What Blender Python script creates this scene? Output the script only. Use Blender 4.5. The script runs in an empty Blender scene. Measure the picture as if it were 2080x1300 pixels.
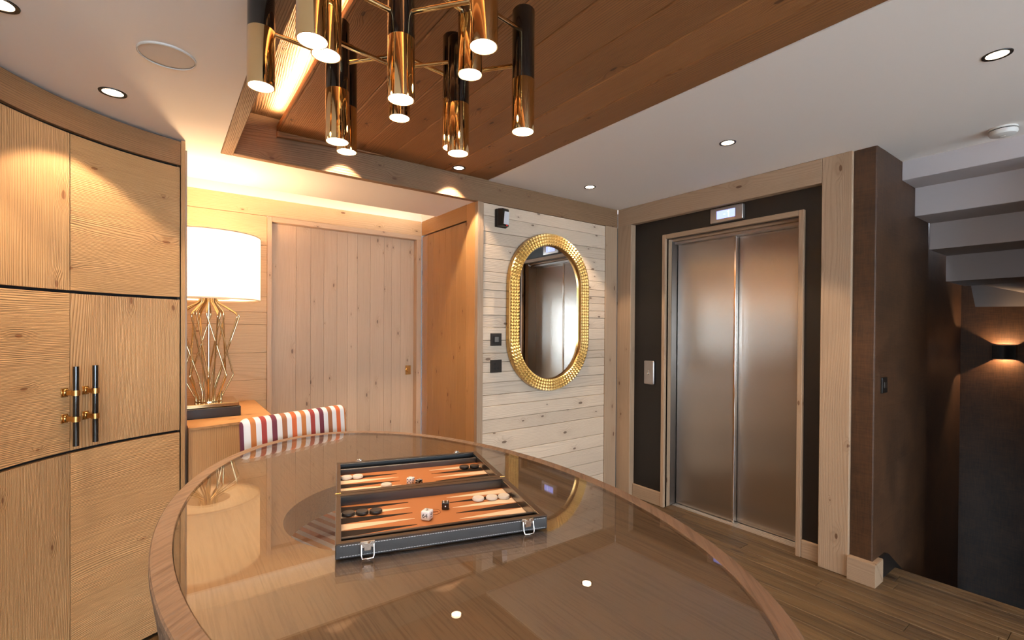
import bpy, bmesh, math, random
from mathutils import Vector, Matrix
random.seed(7)
R = math.radians
PI = math.pi
sc = bpy.context.scene
COL = sc.collection

# ------------------------------------------------------------------ camera, light, exposure
F_PX, CX_PX, CY_PX = 966.0, 1040.0, 675.5
YAW, PITCH, ROLL = R(36.36), R(-0.437), R(0.365)
fw = Vector((math.sin(YAW) * math.cos(PITCH), math.cos(YAW) * math.cos(PITCH), math.sin(PITCH)))
rt = Vector((math.cos(YAW), -math.sin(YAW), 0))
up = rt.cross(fw)
rt2 = rt * math.cos(ROLL) + up * math.sin(ROLL)
up2 = up * math.cos(ROLL) - rt * math.sin(ROLL)
cd = bpy.data.cameras.new('camera')
cam = bpy.data.objects.new('camera', cd)
COL.objects.link(cam)
m = Matrix((rt2, up2, -fw)).transposed().to_4x4()
m.translation = Vector((0, 0, 1.38))
cam.matrix_world = m
cd.sensor_fit = 'HORIZONTAL'
cd.sensor_width = 36
cd.lens = F_PX / 2080 * 36
cd.shift_y = (CY_PX - 650) / 2080
cd.clip_start = 0.02
sc.camera = cam

sc.view_settings.view_transform = 'Standard'
sc.view_settings.look = 'None'
sc.view_settings.gamma = 1
sc.view_settings.use_curve_mapping = False
sc.view_settings.exposure = 0.24
cy = sc.cycles
cy.use_denoising = True
cy.max_bounces = 10
cy.diffuse_bounces = 5
cy.glossy_bounces = 6
cy.transmission_bounces = 6
cy.transparent_max_bounces = 12
cy.sample_clamp_indirect = 6
cy.caustics_reflective = False
cy.caustics_refractive = False

world = bpy.data.worlds.new('daylight')
sc.world = world
world.use_nodes = True
bg = world.node_tree.nodes['Background']
bg.inputs[0].default_value = (0.72, 0.86, 1.0, 1)
bg.inputs[1].default_value = 15.0

WARM = (1.0, 0.64, 0.34)
WARM2 = (1.0, 0.76, 0.52)
P_SPOT = 24.0
P_TUBE = 2.5
P_COVE = 2.4
P_COFFER = 32.0
P_LAMP = 52.0
P_SCONCE = 14.0
E_DISC = 14.0


def light(name, kind, loc, power, color, aim=None, **kw):
    d = bpy.data.lights.new(name, kind)
    d.energy = power
    d.color = color
    for k, v in kw.items():
        setattr(d, k, v)
    o = bpy.data.objects.new(name, d)
    COL.objects.link(o)
    o.location = loc
    if aim is not None:
        o.rotation_euler = Vector(aim).to_track_quat('-Z', 'Y').to_euler()
    return o


# window portals (they only guide the sampling of daylight and give no light themselves)
portal = light('window_portal', 'AREA', (-2.19, -1.8, 1.47), 1, (1, 1, 1), (1, 0, 0), shape='RECTANGLE', size=1.0, size_y=1.3)
portal.rotation_euler = (R(90), 0, R(-90))
portal.data.cycles.is_portal = True
portal = light('window_portal', 'AREA', (.7, -4.19, 1.09), 1, (1, 1, 1), (0, 1, 0), shape='RECTANGLE', size=4.4, size_y=2.1)
portal.data.cycles.is_portal = True

# ------------------------------------------------------------------ materials
def newmat(name):
    mt = bpy.data.materials.new(name)
    mt.use_nodes = True
    nt = mt.node_tree
    return mt, nt, nt.nodes, nt.links, nt.nodes['Principled BSDF']


def lin(c):
    return tuple((x / 12.92 if x <= .04045 else ((x + .055) / 1.055) ** 2.4) for x in [v / 255 for v in c])


def plain(name, rgb, rough=.5, metal=0.0, emit=None, estr=0, coat=0, spec=.5, srgb=True):
    mt, nt, N, L, b = newmat(name)
    c = lin(rgb) if srgb else rgb
    b.inputs['Base Color'].default_value = (*c, 1)
    b.inputs['Roughness'].default_value = rough
    b.inputs['Metallic'].default_value = metal
    b.inputs['Specular IOR Level'].default_value = spec
    b.inputs['Coat Weight'].default_value = coat
    b.inputs['Coat Roughness'].default_value = .05
    if emit:
        b.inputs['Emission Color'].default_value = (*emit, 1)
        b.inputs['Emission Strength'].default_value = estr
    return mt


class NG:
    """tiny node helper"""
    def __init__(s, N, L):
        s.N, s.L = N, L

    def put(s, sock, v):
        if hasattr(v, 'links') or isinstance(v, bpy.types.NodeSocket):
            s.L.new(v, sock)
        else:
            sock.default_value = v

    def math(s, op, a, b=0.0, c=0.0, clamp=False):
        n = s.N.new('ShaderNodeMath'); n.operation = op; n.use_clamp = clamp
        s.put(n.inputs[0], a); s.put(n.inputs[1], b); s.put(n.inputs[2], c)
        return n.outputs[0]

    def vscale(s, v, sc_):
        n = s.N.new('ShaderNodeVectorMath'); n.operation = 'MULTIPLY'
        s.put(n.inputs[0], v); n.inputs[1].default_value = sc_
        return n.outputs[0]

    def noise(s, v, scale, detail=2, rough=.5):
        n = s.N.new('ShaderNodeTexNoise')
        s.put(n.inputs['Vector'], v); n.inputs['Scale'].default_value = scale
        n.inputs['Detail'].default_value = detail; n.inputs['Roughness'].default_value = rough
        return n.outputs['Fac']

    def smooth(s, v, a, b, lo=0.0, hi=1.0):
        n = s.N.new('ShaderNodeMapRange'); n.interpolation_type = 'SMOOTHSTEP'
        s.put(n.inputs[0], v); n.inputs[1].default_value = a; n.inputs[2].default_value = b
        n.inputs[3].default_value = lo; n.inputs[4].default_value = hi
        return n.outputs[0]

    def mix(s, f, a, b, mode='MIX'):
        n = s.N.new('ShaderNodeMix'); n.data_type = 'RGBA'; n.blend_type = mode
        s.put(n.inputs[0], f)
        for i, v in ((6, a), (7, b)):
            if isinstance(v, tuple):
                n.inputs[i].default_value = (*v[:3], 1)
            else:
                s.L.new(v, n.inputs[i])
        return n.outputs[2]


def wood(name, light_c, dark_c, knot_c=(110, 70, 40), rings=62, warp=26, ring_mix=.42, bump=.25, rough=.55, knots=1.0,
         knot_scale=(2.0, 5.0, 5.0), fibre=(5, 190, 190), knot_size=.085, spec=.35, tint=.22, vscale=1.0, fibre_mix=.2, fibre_w=.2, tone=.16):
    """softwood: grain runs along the x of the 'gc' attribute"""
    mt, nt, N, L, b = newmat(name)
    g = NG(N, L)
    at = N.new('ShaderNodeAttribute'); at.attribute_name = 'gc'
    V = at.outputs['Vector']
    sep = N.new('ShaderNodeSeparateXYZ'); L.new(V, sep.inputs[0])
    across = g.math('ADD', sep.outputs[1], g.math('MULTIPLY', sep.outputs[2], .83))
    n1 = g.noise(g.vscale(V, (.55 * vscale, 4.2, 4.2)), 1.0, 1.5)
    vo = N.new('ShaderNodeTexVoronoi'); vo.feature = 'F1'; vo.voronoi_dimensions = '2D'
    nz = g.noise(g.vscale(V, (9, 14, 14)), 1.0, 1)
    cmb = N.new('ShaderNodeCombineXYZ')
    L.new(g.math('ADD', g.math('MULTIPLY', sep.outputs[0], knot_scale[0]), g.math('MULTIPLY', nz, .10)), cmb.inputs[0])
    L.new(g.math('ADD', g.math('MULTIPLY', across, knot_scale[1]), g.math('MULTIPLY', nz, .07)), cmb.inputs[1])
    L.new(cmb.outputs[0], vo.inputs['Vector']); vo.inputs['Scale'].default_value = 1.0
    vo.inputs['Randomness'].default_value = 1.0
    kd = vo.outputs['Distance']
    sepc = N.new('ShaderNodeSeparateColor'); L.new(vo.outputs['Color'], sepc.inputs[0])
    has = g.math('LESS_THAN', sepc.outputs[0], .62 * knots)
    ksz = g.math('MULTIPLY', g.math('ADD', g.math('MULTIPLY', sepc.outputs[1], .9), .35), knot_size)
    kr = g.math('DIVIDE', kd, ksz)
    kmask = g.math('MULTIPLY', g.smooth(kr, .75, 1.15, 1, 0), has)
    halo = g.math('MULTIPLY', g.smooth(kr, .6, 5.5, 1, 0), has)
    ph = g.math('ADD', g.math('MULTIPLY', across, rings), g.math('MULTIPLY', n1, warp))
    ph = g.math('ADD', ph, g.math('MULTIPLY', halo, 2.2))
    s = g.math('SINE', g.math('MULTIPLY', ph, 2 * PI))
    ring = g.math('POWER', g.math('ADD', g.math('MULTIPLY', s, .5), .5), 2.6)
    fib = g.noise(g.vscale(V, fibre), 1.0, 3, .6)
    fib = g.smooth(fib, .5 - fibre_w, .5 + fibre_w)
    big = g.noise(g.vscale(V, (.8, 5, 5)), 1.0, 2)
    f = g.math('ADD', g.math('MULTIPLY', ring, ring_mix), g.math('MULTIPLY', g.math('SUBTRACT', fib, .5), fibre_mix), clamp=True)
    f = g.math('ADD', f, g.math('MULTIPLY', g.math('SUBTRACT', big, .45), tint * 2), clamp=True)
    c = g.mix(f, lin(light_c), lin(dark_c))
    c = g.mix(g.math('MULTIPLY', halo, .25), c, lin(dark_c))
    c = g.mix(g.math('MULTIPLY', kmask, .85), c, lin(knot_c))
    # every board has a tone of its own (the boards sit far apart in grain space)
    tn = g.noise(g.vscale(V, (.11, .31, .31)), 1.0, 0)
    hs = N.new('ShaderNodeHueSaturation')
    L.new(c, hs.inputs['Color'])
    L.new(g.math('ADD', 1.0 , g.math('MULTIPLY', g.math('SUBTRACT', tn, .5), tone * 3)), hs.inputs['Value'])
    L.new(hs.outputs[0], b.inputs['Base Color'])
    b.inputs['Roughness'].default_value = rough
    b.inputs['Specular IOR Level'].default_value = spec
    h = g.math('ADD', g.math('MULTIPLY', ring, -1.0), g.math('MULTIPLY', fib, .9))
    h = g.math('ADD', h, g.math('MULTIPLY', kmask, -.6))
    bp = N.new('ShaderNodeBump'); bp.inputs['Strength'].default_value = bump; bp.inputs['Distance'].default_value = .004
    L.new(h, bp.inputs['Height']); L.new(bp.outputs[0], b.inputs['Normal'])
    return mt


M = {}
M['cabinet'] = wood('brushed_larch', (202, 158, 109), (136, 91, 52), bump=.45, rings=185, warp=32, ring_mix=.42, knot_c=(132, 84, 50), knot_size=.042, knot_scale=(2.8, 6.5), tone=.1)
M['cornice'] = wood('darkened_cornice_larch', (156, 116, 80), (108, 74, 46), bump=.4, rings=150, warp=30, ring_mix=.4, knot_c=(84, 54, 32), knot_size=.06, knot_scale=(2.8, 6.5), tone=.05)  # larch toned darker than the cabinet doors
M['pine'] = wood('pale_pine', (216, 194, 170), (168, 138, 112), bump=.25, rings=110, ring_mix=.26, warp=24, knot_c=(104, 80, 64), knot_size=.06, knot_scale=(3.4, 9), tone=.2)
M['warmpine'] = wood('alcove_pine', (214, 180, 138), (168, 128, 88), bump=.25, rings=110, ring_mix=.26, warp=24, knot_c=(118, 82, 54), knot_size=.05, knot_scale=(3.4, 9), tone=.1)
M['post'] = wood('frame_pine', (172, 144, 117), (132, 103, 79), bump=.15, rings=80, ring_mix=.25, warp=20, knot_c=(98, 66, 44), knot_size=.055, knots=1.1, knot_scale=(3.2, 9), tone=.1)
M['door'] = wood('door_pine', (204, 173, 142), (160, 126, 95), bump=.15, rings=120, ring_mix=.25, warp=12, knot_c=(104, 76, 58), knot_size=.042, knots=1.0, knot_scale=(3.0, 9), tone=.08)
M['closet'] = wood('closet_larch', (184, 138, 86), (142, 92, 50), bump=.15, rings=110, ring_mix=.3, warp=14, knot_c=(116, 68, 36), knot_size=.05, knots=1.0, knot_scale=(3.0, 9), tone=.16)
M['ceil'] = wood('ceiling_larch', (150, 102, 60), (94, 58, 31), bump=.3, rings=110, ring_mix=.45, warp=22, knot_c=(74, 44, 24), knot_size=.05, knot_scale=(3, 8), tone=.2)
M['beam'] = wood('beam_larch', (146, 113, 83), (104, 73, 48), bump=.4, rings=120, ring_mix=.42, warp=26, knot_c=(104, 70, 48), knot_size=.05, knot_scale=(3.6, 8), tone=.08)
M['console'] = wood('console_larch', (206, 160, 110), (158, 108, 64), bump=.2, rings=110, ring_mix=.35, warp=20, knot_c=(110, 66, 34), knot_size=.06, knot_scale=(3, 8), tone=.05)
M['table'] = wood('smoked_oak', (124, 102, 80), (70, 53, 40), bump=.05, rings=16, ring_mix=.1, warp=3, knots=0, fibre=(9, 240, 240), fibre_mix=.8, fibre_w=.16, rough=.5, tint=.25, tone=.0)
M['rim'] = wood('smoked_oak_rim', (136, 108, 86), (88, 64, 48), bump=.25, rings=30, ring_mix=.2, warp=14, knots=0, fibre=(10, 110, 110), fibre_mix=.6, fibre_w=.16, rough=.5, tone=.0)
M['floor'] = wood('dark_oak_floor', (100, 77, 50), (35, 26, 17), bump=.4, rings=20, ring_mix=.25, warp=3, knots=.3, fibre=(1.3, 55, 55), fibre_mix=.8, fibre_w=.18, rough=.4, tint=.35, knot_c=(50, 34, 22), knot_scale=(2, 6), spec=.5, tone=.3)

M['white'] = plain('white_ceiling_paint', (246, 240, 234), .9, spec=.2)
M['shadowgap'] = plain('shadow_gap', (18, 12, 8), .9)
M['black'] = plain('black_lift_panel', (26, 21, 18), .45)
M['blackgloss'] = plain('black_lacquer', (18, 14, 11), .12, coat=.6)
M['gold'] = plain('polished_brass', (232, 204, 154), .07, 1.0)
M['brass'] = plain('satin_brass', (205, 160, 96), .24, 1.0)
M['lampgold'] = plain('lamp_brass', (226, 202, 156), .14, 1.0)
M['chrome'] = plain('chrome', (225, 220, 215), .08, 1.0)
M['bronze'] = plain('bronze_plate', (52, 44, 37), .45, .3)
M['bronze2'] = plain('bronze_insert', (33, 28, 24), .4, .2)
M['greykey'] = plain('grey_rocker', (104, 101, 97), .4)
M['alu'] = plain('satin_aluminium', (178, 170, 166), .35, .85)
M['led'] = plain('led_lens', (255, 240, 220), .4, emit=(1.0, .86, .66), estr=E_DISC)
M['tubelens'] = plain('tube_lens', (255, 240, 220), .4, emit=(1.0, .84, .6), estr=22)
M['trimring'] = plain('black_downlight_ring', (28, 22, 18), .4)
M['whiteplastic'] = plain('white_plastic', (222, 218, 212), .5)
M['speaker'] = plain('speaker_grille', (214, 205, 196), .8)
M['slate'] = plain('black_slate', (44, 42, 42), .35)
M['screen'] = plain('lcd_screen', (120, 140, 255), .3, emit=(.36, .42, 1.0), estr=1.5)
M['glyph'] = plain('lcd_glyph', (200, 235, 255), .3, emit=(.62, .84, 1.0), estr=1.7)
M['pir'] = plain('sensor_lens', (226, 226, 232), .35)
M['red'] = plain('red_led', (190, 20, 20), .4, emit=(1, .05, .05), estr=.4)
M['leather'] = None
M['tan'] = plain('tan_leather', (182, 114, 64), .6)
M['cream'] = plain('cream_leather', (236, 208, 176), .6)
M['darkpoint'] = plain('dark_brown_leather', (32, 20, 12), .75, spec=.3)
M['chkwhite'] = plain('ivory_checker', (224, 214, 202), .3, coat=.2)
M['chkblack'] = plain('black_checker', (44, 36, 30), .3, coat=.2)
M['dicew'] = plain('white_dice', (238, 236, 234), .25, coat=.3)
M['diceb'] = plain('black_dice', (22, 18, 18), .2, coat=.4)
M['pipblue'] = plain('navy_pips', (30, 40, 90), .5)
M['pipwhite'] = plain('white_pips', (240, 240, 240), .5)
M['ink'] = plain('black_ink', (32, 28, 34), .5)
M['thread'] = plain('white_thread', (196, 196, 198), .8)
M['emboss'] = plain('embossed_leather', (150, 84, 40), .5)
M['bounce_snow'] = plain('bounce_snow', (240, 243, 248), .8)
M['plaster'] = plain('stair_plaster', (190, 181, 180), .9, spec=.2)
M['steelframe'] = plain('steel_jamb', (150, 145, 142), .3, 1.0)
M['sill'] = plain('aluminium_sill', (205, 200, 195), .35, .8)


def mat_leather():
    mt, nt, N, L, b = newmat('black_leather')
    g = NG(N, L)
    tc = N.new('ShaderNodeTexCoord')
    n = g.noise(tc.outputs['Object'], 420, 3)
    n2 = g.noise(tc.outputs['Object'], 40, 2)
    c = g.mix(n2, lin((13, 12, 13)), lin((24, 24, 27)))
    L.new(c, b.inputs['Base Color'])
    b.inputs['Roughness'].default_value = .3
    b.inputs['Specular IOR Level'].default_value = .8
    b.inputs['Coat Weight'].default_value = 1.0
    b.inputs['Coat Roughness'].default_value = .3
    bp = N.new('ShaderNodeBump'); bp.inputs['Strength'].default_value = .25; bp.inputs['Distance'].default_value = .001
    L.new(n, bp.inputs['Height']); L.new(bp.outputs[0], b.inputs['Normal'])
    return mt


M['leather'] = mat_leather()
M['leatherrim'] = plain('brown_leather_edge', (74, 54, 36), .4)


def mat_wallpaper():
    mt, nt, N, L, b = newmat('woven_brown_wallpaper')
    g = NG(N, L)
    tc = N.new('ShaderNodeTexCoord')
    P = tc.outputs['Object']
    a = g.noise(g.vscale(P, (14, 14, 150)), 1.0, 3, .6)
    c2 = g.noise(g.vscale(P, (150, 150, 12)), 1.0, 3, .6)
    bl = g.noise(P, 5, 3)
    w = g.math('ADD', g.math('MULTIPLY', a, .5), g.math('MULTIPLY', c2, .5))
    w = g.math('ADD', g.math('MULTIPLY', g.math('SUBTRACT', w, .5), 1.6), g.math('MULTIPLY', bl, .9), clamp=True)
    c = g.mix(w, lin((36, 22, 12)), lin((90, 59, 35)))
    L.new(c, b.inputs['Base Color'])
    b.inputs['Roughness'].default_value = .5
    b.inputs['Specular IOR Level'].default_value = .5
    bp = N.new('ShaderNodeBump'); bp.inputs['Strength'].default_value = .3; bp.inputs['Distance'].default_value = .002
    L.new(w, bp.inputs['Height']); L.new(bp.outputs[0], b.inputs['Normal'])
    return mt


M['paper'] = mat_wallpaper()


def mat_steel():
    mt, nt, N, L, b = newmat('brushed_steel')
    g = NG(N, L)
    tc = N.new('ShaderNodeTexCoord')
    n = g.noise(g.vscale(tc.outputs['Object'], (1300, 1300, 4)), 1.0, 2, .6)
    c = g.mix(n, lin((176, 168, 160)), lin((196, 189, 182)))
    L.new(c, b.inputs['Base Color'])
    b.inputs['Metallic'].default_value = 1
    b.inputs['Roughness'].default_value = .27
    b.inputs['Anisotropic'].default_value = 1.0
    tg = N.new('ShaderNodeCombineXYZ'); tg.inputs[1].default_value = 1.0
    L.new(tg.outputs[0], b.inputs['Tangent'])
    b.inputs['Anisotropic Rotation'].default_value = 0.0
    bp = N.new('ShaderNodeBump'); bp.inputs['Strength'].default_value = .06; bp.inputs['Distance'].default_value = .001
    L.new(n, bp.inputs['Height']); L.new(bp.outputs[0], b.inputs['Normal'])
    return mt


M['steel'] = mat_steel()


def mat_glass(name, tint, extra=0.0):
    """plate glass: clear with Fresnel reflection on both faces"""
    mt, nt, N, L, b = newmat(name)
    N.remove(b)
    out = N['Material Output']
    tr = N.new('ShaderNodeBsdfTransparent'); tr.inputs[0].default_value = (*tint, 1)
    gl = N.new('ShaderNodeBsdfGlossy'); gl.inputs['Roughness'].default_value = 0.0
    fr = N.new('ShaderNodeFresnel')
    ge = N.new('ShaderNodeNewGeometry')
    g = NG(N, L)
    # same reflectance from either side of the thin plate
    L.new(g.math('ADD', g.math('MULTIPLY', ge.outputs['Backfacing'], 1 / 1.75 - 1.75), 1.75), fr.inputs[0])
    mx = N.new('ShaderNodeMixShader')
    L.new(fr.outputs[0], mx.inputs[0]); L.new(tr.outputs[0], mx.inputs[1]); L.new(gl.outputs[0], mx.inputs[2])
    L.new(mx.outputs[0], out.inputs[0])
    return mt


M['tableglass'] = mat_glass('table_glass', (.98, .965, .94))
M['paneglass'] = mat_glass('window_glass', (.97, .98, .98))
M['mirror'] = plain('mirror_silver', (232, 228, 222), .0, 1.0)


def mat_shade():
    mt, nt, N, L, b = newmat('cream_lamp_shade')
    N.remove(b)
    out = N['Material Output']
    df = N.new('ShaderNodeBsdfDiffuse'); df.inputs[0].default_value = (.86, .78, .66, 1)
    tl = N.new('ShaderNodeBsdfTranslucent'); tl.inputs[0].default_value = (.95, .84, .66, 1)
    mx = N.new('ShaderNodeMixShader'); mx.inputs[0].default_value = .85
    L.new(df.outputs[0], mx.inputs[1]); L.new(tl.outputs[0], mx.inputs[2]); L.new(mx.outputs[0], out.inputs[0])
    return mt


M['shade'] = mat_shade()


def mat_stripes():
    mt, nt, N, L, b = newmat('striped_fabric')
    g = NG(N, L)
    tc = N.new('ShaderNodeTexCoord')
    sep = N.new('ShaderNodeSeparateXYZ'); L.new(tc.outputs['Object'], sep.inputs[0])
    P = .0385
    u = g.math('DIVIDE', g.math('SUBTRACT', .2275, sep.outputs[0]), P)
    fr = g.math('FRACT', u)
    iswhite = g.math('GREATER_THAN', fr, .5)
    k = g.math('DIVIDE', g.math('ADD', g.math('FLOORED_MODULO', g.math('FLOOR', u), 5), .5), 5)
    cr = N.new('ShaderNodeValToRGB'); cr.color_ramp.interpolation = 'CONSTANT'
    L.new(k, cr.inputs[0])
    cols = [(98, 44, 66), (202, 122, 62), (166, 58, 52), (118, 48, 62), (164, 102, 66)]
    cols = [(118, 48, 66), (206, 126, 66), (168, 60, 54), (112, 46, 62), (168, 106, 70)]
    # order read along the back: plum, ochre, red, plum, brown, orange, ochre, red, plum, brown, orange
    seq = [(222, 108, 60), (206, 126, 66), (168, 60, 54), (116, 46, 64), (168, 106, 70)]
    el = cr.color_ramp.elements
    while len(el) < 5:
        el.new(.5)
    for i, cc in enumerate(seq):
        el[i].position = i / 5
        el[i].color = (*lin(cc), 1)
    first = g.math('LESS_THAN', u, 0.5)
    col = g.mix(first, cr.outputs[0], lin((110, 46, 74)))
    weave = g.noise(tc.outputs['Object'], 700, 2)
    c = g.mix(iswhite, col, lin((238, 234, 232)))
    c = g.mix(g.math('MULTIPLY', weave, .18), c, lin((120, 90, 70)))
    L.new(c, b.inputs['Base Color'])
    b.inputs['Roughness'].default_value = .85
    bp = N.new('ShaderNodeBump'); bp.inputs['Strength'].default_value = .2; bp.inputs['Distance'].default_value = .001
    L.new(weave, bp.inputs['Height']); L.new(bp.outputs[0], b.inputs['Normal'])
    return mt


M['stripes'] = mat_stripes()


def mat_chevron():
    mt, nt, N, L, b = newmat('chevron_veneer')
    g = NG(N, L)
    at = N.new('ShaderNodeAttribute'); at.attribute_name = 'gc'
    sep = N.new('ShaderNodeSeparateXYZ'); L.new(at.outputs['Vector'], sep.inputs[0])
    u = g.math('MULTIPLY', sep.outputs[0], 26)
    tri = g.math('ABSOLUTE', g.math('SUBTRACT', g.math('FRACT', u), .5))
    nz = g.noise(at.outputs['Vector'], 30, 2)
    ph = g.math('ADD', g.math('MULTIPLY', sep.outputs[2], 46), g.math('MULTIPLY', tri, -2.2))
    ph = g.math('ADD', ph, g.math('MULTIPLY', nz, .35))
    f = g.smooth(g.math('FRACT', ph), .12, .3, 1, 0)
    c = g.mix(f, lin((74, 56, 46)), lin((138, 116, 104)))
    L.new(c, b.inputs['Base Color'])
    b.inputs['Roughness'].default_value = .4
    return mt


M['chevron'] = mat_chevron()


# ------------------------------------------------------------------ mesh builders
class MB:
    def __init__(s):
        s.bm = bmesh.new()
        s.smooth = False

    def _place(s, verts, mat):
        if mat is not None:
            bmesh.ops.transform(s.bm, matrix=mat, verts=verts)

    def box(s, a, b, bev=0.0, mat=None, seg=1):
        r = bmesh.ops.create_cube(s.bm, size=1)
        vs = r['verts']
        d = [b[i] - a[i] for i in range(3)]
        for v in vs:
            v.co = Vector([(a[i] + b[i]) / 2 + v.co[i] * d[i] for i in range(3)])
        if bev > 0:
            es = list({e for v in vs for e in v.link_edges})
            rr = bmesh.ops.bevel(s.bm, geom=es, offset=bev, segments=seg, affect='EDGES', profile=.5)
            vs = list({v for f in rr['faces'] for v in f.verts} | {v for v in vs if v.is_valid})
        s._place(vs, mat)
        return s

    def prism(s, poly, z0, z1, mat=None):
        """poly: list of (x, y) counter-clockwise, extruded z0..z1"""
        lo = [s.bm.verts.new((x, y, z0)) for x, y in poly]
        hi = [s.bm.verts.new((x, y, z1)) for x, y in poly]
        n = len(poly)
        s.bm.faces.new(lo[::-1]); s.bm.faces.new(hi)
        for i in range(n):
            j = (i + 1) % n
            s.bm.faces.new((lo[i], lo[j], hi[j], hi[i]))
        s._place(lo + hi, mat)
        return s

    def lathe(s, prof, c=(0, 0, 0), n=32, mat=None, cap0=True, cap1=True):
        """prof: list of (r, z)"""
        rings = []
        allv = []
        for r, z in prof:
            if r < 1e-6:
                v = s.bm.verts.new((c[0], c[1], c[2] + z)); rings.append([v]); allv.append(v)
            else:
                ring = [s.bm.verts.new((c[0] + r * math.cos(2 * PI * i / n), c[1] + r * math.sin(2 * PI * i / n), c[2] + z)) for i in range(n)]
                rings.append(ring); allv += ring
        for a, b in zip(rings[:-1], rings[1:]):
            for i in range(n):
                j = (i + 1) % n
                if len(a) == 1 and len(b) == 1:
                    continue
                if len(a) == 1:
                    s.bm.faces.new((a[0], b[i], b[j]))
                elif len(b) == 1:
                    s.bm.faces.new((a[i], a[j], b[0]))
                else:
                    s.bm.faces.new((a[i], a[j], b[j], b[i]))
        if cap0 and len(rings[0]) > 1:
            s.bm.faces.new(rings[0][::-1])
        if cap1 and len(rings[-1]) > 1:
            s.bm.faces.new(rings[-1])
        s._place(allv, mat)
        return s

    def tube(s, pts, r, n=10, closed=False):
        pts = [Vector(p) for p in pts]
        m_ = len(pts)
        rings = []
        prev = None
        for i, p in enumerate(pts):
            if closed:
                t = (pts[(i + 1) % m_] - pts[i - 1]).normalized()
            elif i == 0:
                t = (pts[1] - p).normalized()
            elif i == m_ - 1:
                t = (p - pts[i - 1]).normalized()
            else:
                t = ((p - pts[i - 1]).normalized() + (pts[i + 1] - p).normalized()).normalized()
            if prev is None:
                ax = Vector((0, 0, 1)) if abs(t.z) < .9 else Vector((1, 0, 0))
                u = t.cross(ax).normalized()
            else:
                u = (prev - t * prev.dot(t)).normalized()
            prev = u
            w = t.cross(u)
            rr = r[i] if isinstance(r, (list, tuple)) else r
            rings.append([s.bm.verts.new(p + (u * math.cos(2 * PI * k / n) + w * math.sin(2 * PI * k / n)) * rr) for k in range(n)])
        pairs = list(zip(rings[:-1], rings[1:]))
        if closed:
            pairs.append((rings[-1], rings[0]))
        for a, b in pairs:
            for k in range(n):
                j = (k + 1) % n
                s.bm.faces.new((a[k], a[j], b[j], b[k]))
        if not closed:
            s.bm.faces.new(rings[0][::-1]); s.bm.faces.new(rings[-1])
        return s

    def strip(s, inner, outer, closed=True):
        """faces between two equal-length point loops"""
        a = [s.bm.verts.new(p) for p in inner]
        b = [s.bm.verts.new(p) for p in outer]
        n = len(a)
        for i in range(n if closed else n - 1):
            j = (i + 1) % n
            s.bm.faces.new((a[i], a[j], b[j], b[i]))
        return s

    def loops(s, loops, closed_u=True, closed_v=False):
        L_ = [[s.bm.verts.new(p) for p in lp] for lp in loops]
        n = len(L_[0])
        rng = range(len(L_)) if closed_v else range(len(L_) - 1)
        for q in rng:
            a, b = L_[q], L_[(q + 1) % len(L_)]
            for i in range(n if closed_u else n - 1):
                j = (i + 1) % n
                s.bm.faces.new((a[i], a[j], b[j], b[i]))
        return L_

    def build(s, name, mat, parent=None, grain=None, gfun=None, smooth=None, loc=None, rotz=None):
        bmesh.ops.recalc_face_normals(s.bm, faces=s.bm.faces)
        me = bpy.data.meshes.new(name)
        s.bm.to_mesh(me); s.bm.free()
        if grain or gfun:
            a = me.attributes.new('gc', 'FLOAT_VECTOR', 'POINT')
            off = Vector((random.uniform(-30, 30), random.uniform(-30, 30), random.uniform(-30, 30)))
            data = []
            for v in me.vertices:
                if gfun:
                    c = Vector(gfun(v.co))
                else:
                    x, y, z = v.co
                    c = Vector({'X': (x, y, z), 'Y': (y, x, z), 'Z': (z, x, y)}[grain])
                data += list(c + off)
            a.data.foreach_set('vector', data)
        me.materials.append(mat)
        if smooth is not None:
            me.polygons.foreach_set('use_smooth', [True] * len(me.polygons))
            me.set_sharp_from_angle(angle=R(smooth))
        o = bpy.data.objects.new(name, me)
        COL.objects.link(o)
        if parent is not None:
            o.parent = parent
        if loc is not None:
            o.location = loc
        if rotz is not None:
            o.rotation_euler = (0, 0, rotz)
        return o


def box(name, a, b, mat, parent=None, grain=None, bev=0.0, seg=1):
    return MB().box(a, b, bev, seg=seg).build(name, mat, parent, grain=grain)


def thing(name, label, cat, loc=(0, 0, 0), rotz=0.0, group=None):
    o = bpy.data.objects.new(name, None)
    COL.objects.link(o)
    o.location = loc
    o.rotation_euler = (0, 0, rotz)
    o.empty_display_size = .05
    return tag(o, label, cat, group)


def tag(o, label=None, cat=None, group=None, kind=None):
    if label:
        o['label'] = label
    if cat:
        o['category'] = cat
    if group:
        o['group'] = group
    if kind:
        o['kind'] = kind
    return o


def structure(o, label, cat):
    return tag(o, label, cat, kind='structure')


def copy_tree(o, parent=None):
    c = o.copy()
    COL.objects.link(c)
    if parent is not None:
        c.parent = parent
    for ch in list(o.children):
        copy_tree(ch, c)
    return c


# ------------------------------------------------------------------ dimensions read from the photograph
ZC = 2.387      # white ceiling on the right
ZL = 2.240      # lower white ceiling on the left and over the alcove
YM = 2.711      # wall with the mirror
XF = 3.096      # timber frame round the lift
YD = 3.56       # wall with the sliding door
XS = 1.702      # closet wall of the alcove
XW = -2.2
XK = -0.56       # left end of the curved cabinet
YB = -4.2      # wall behind the camera
WS = 0.910      # stair wall
XR = 5.889      # far wall of the stair

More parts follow.
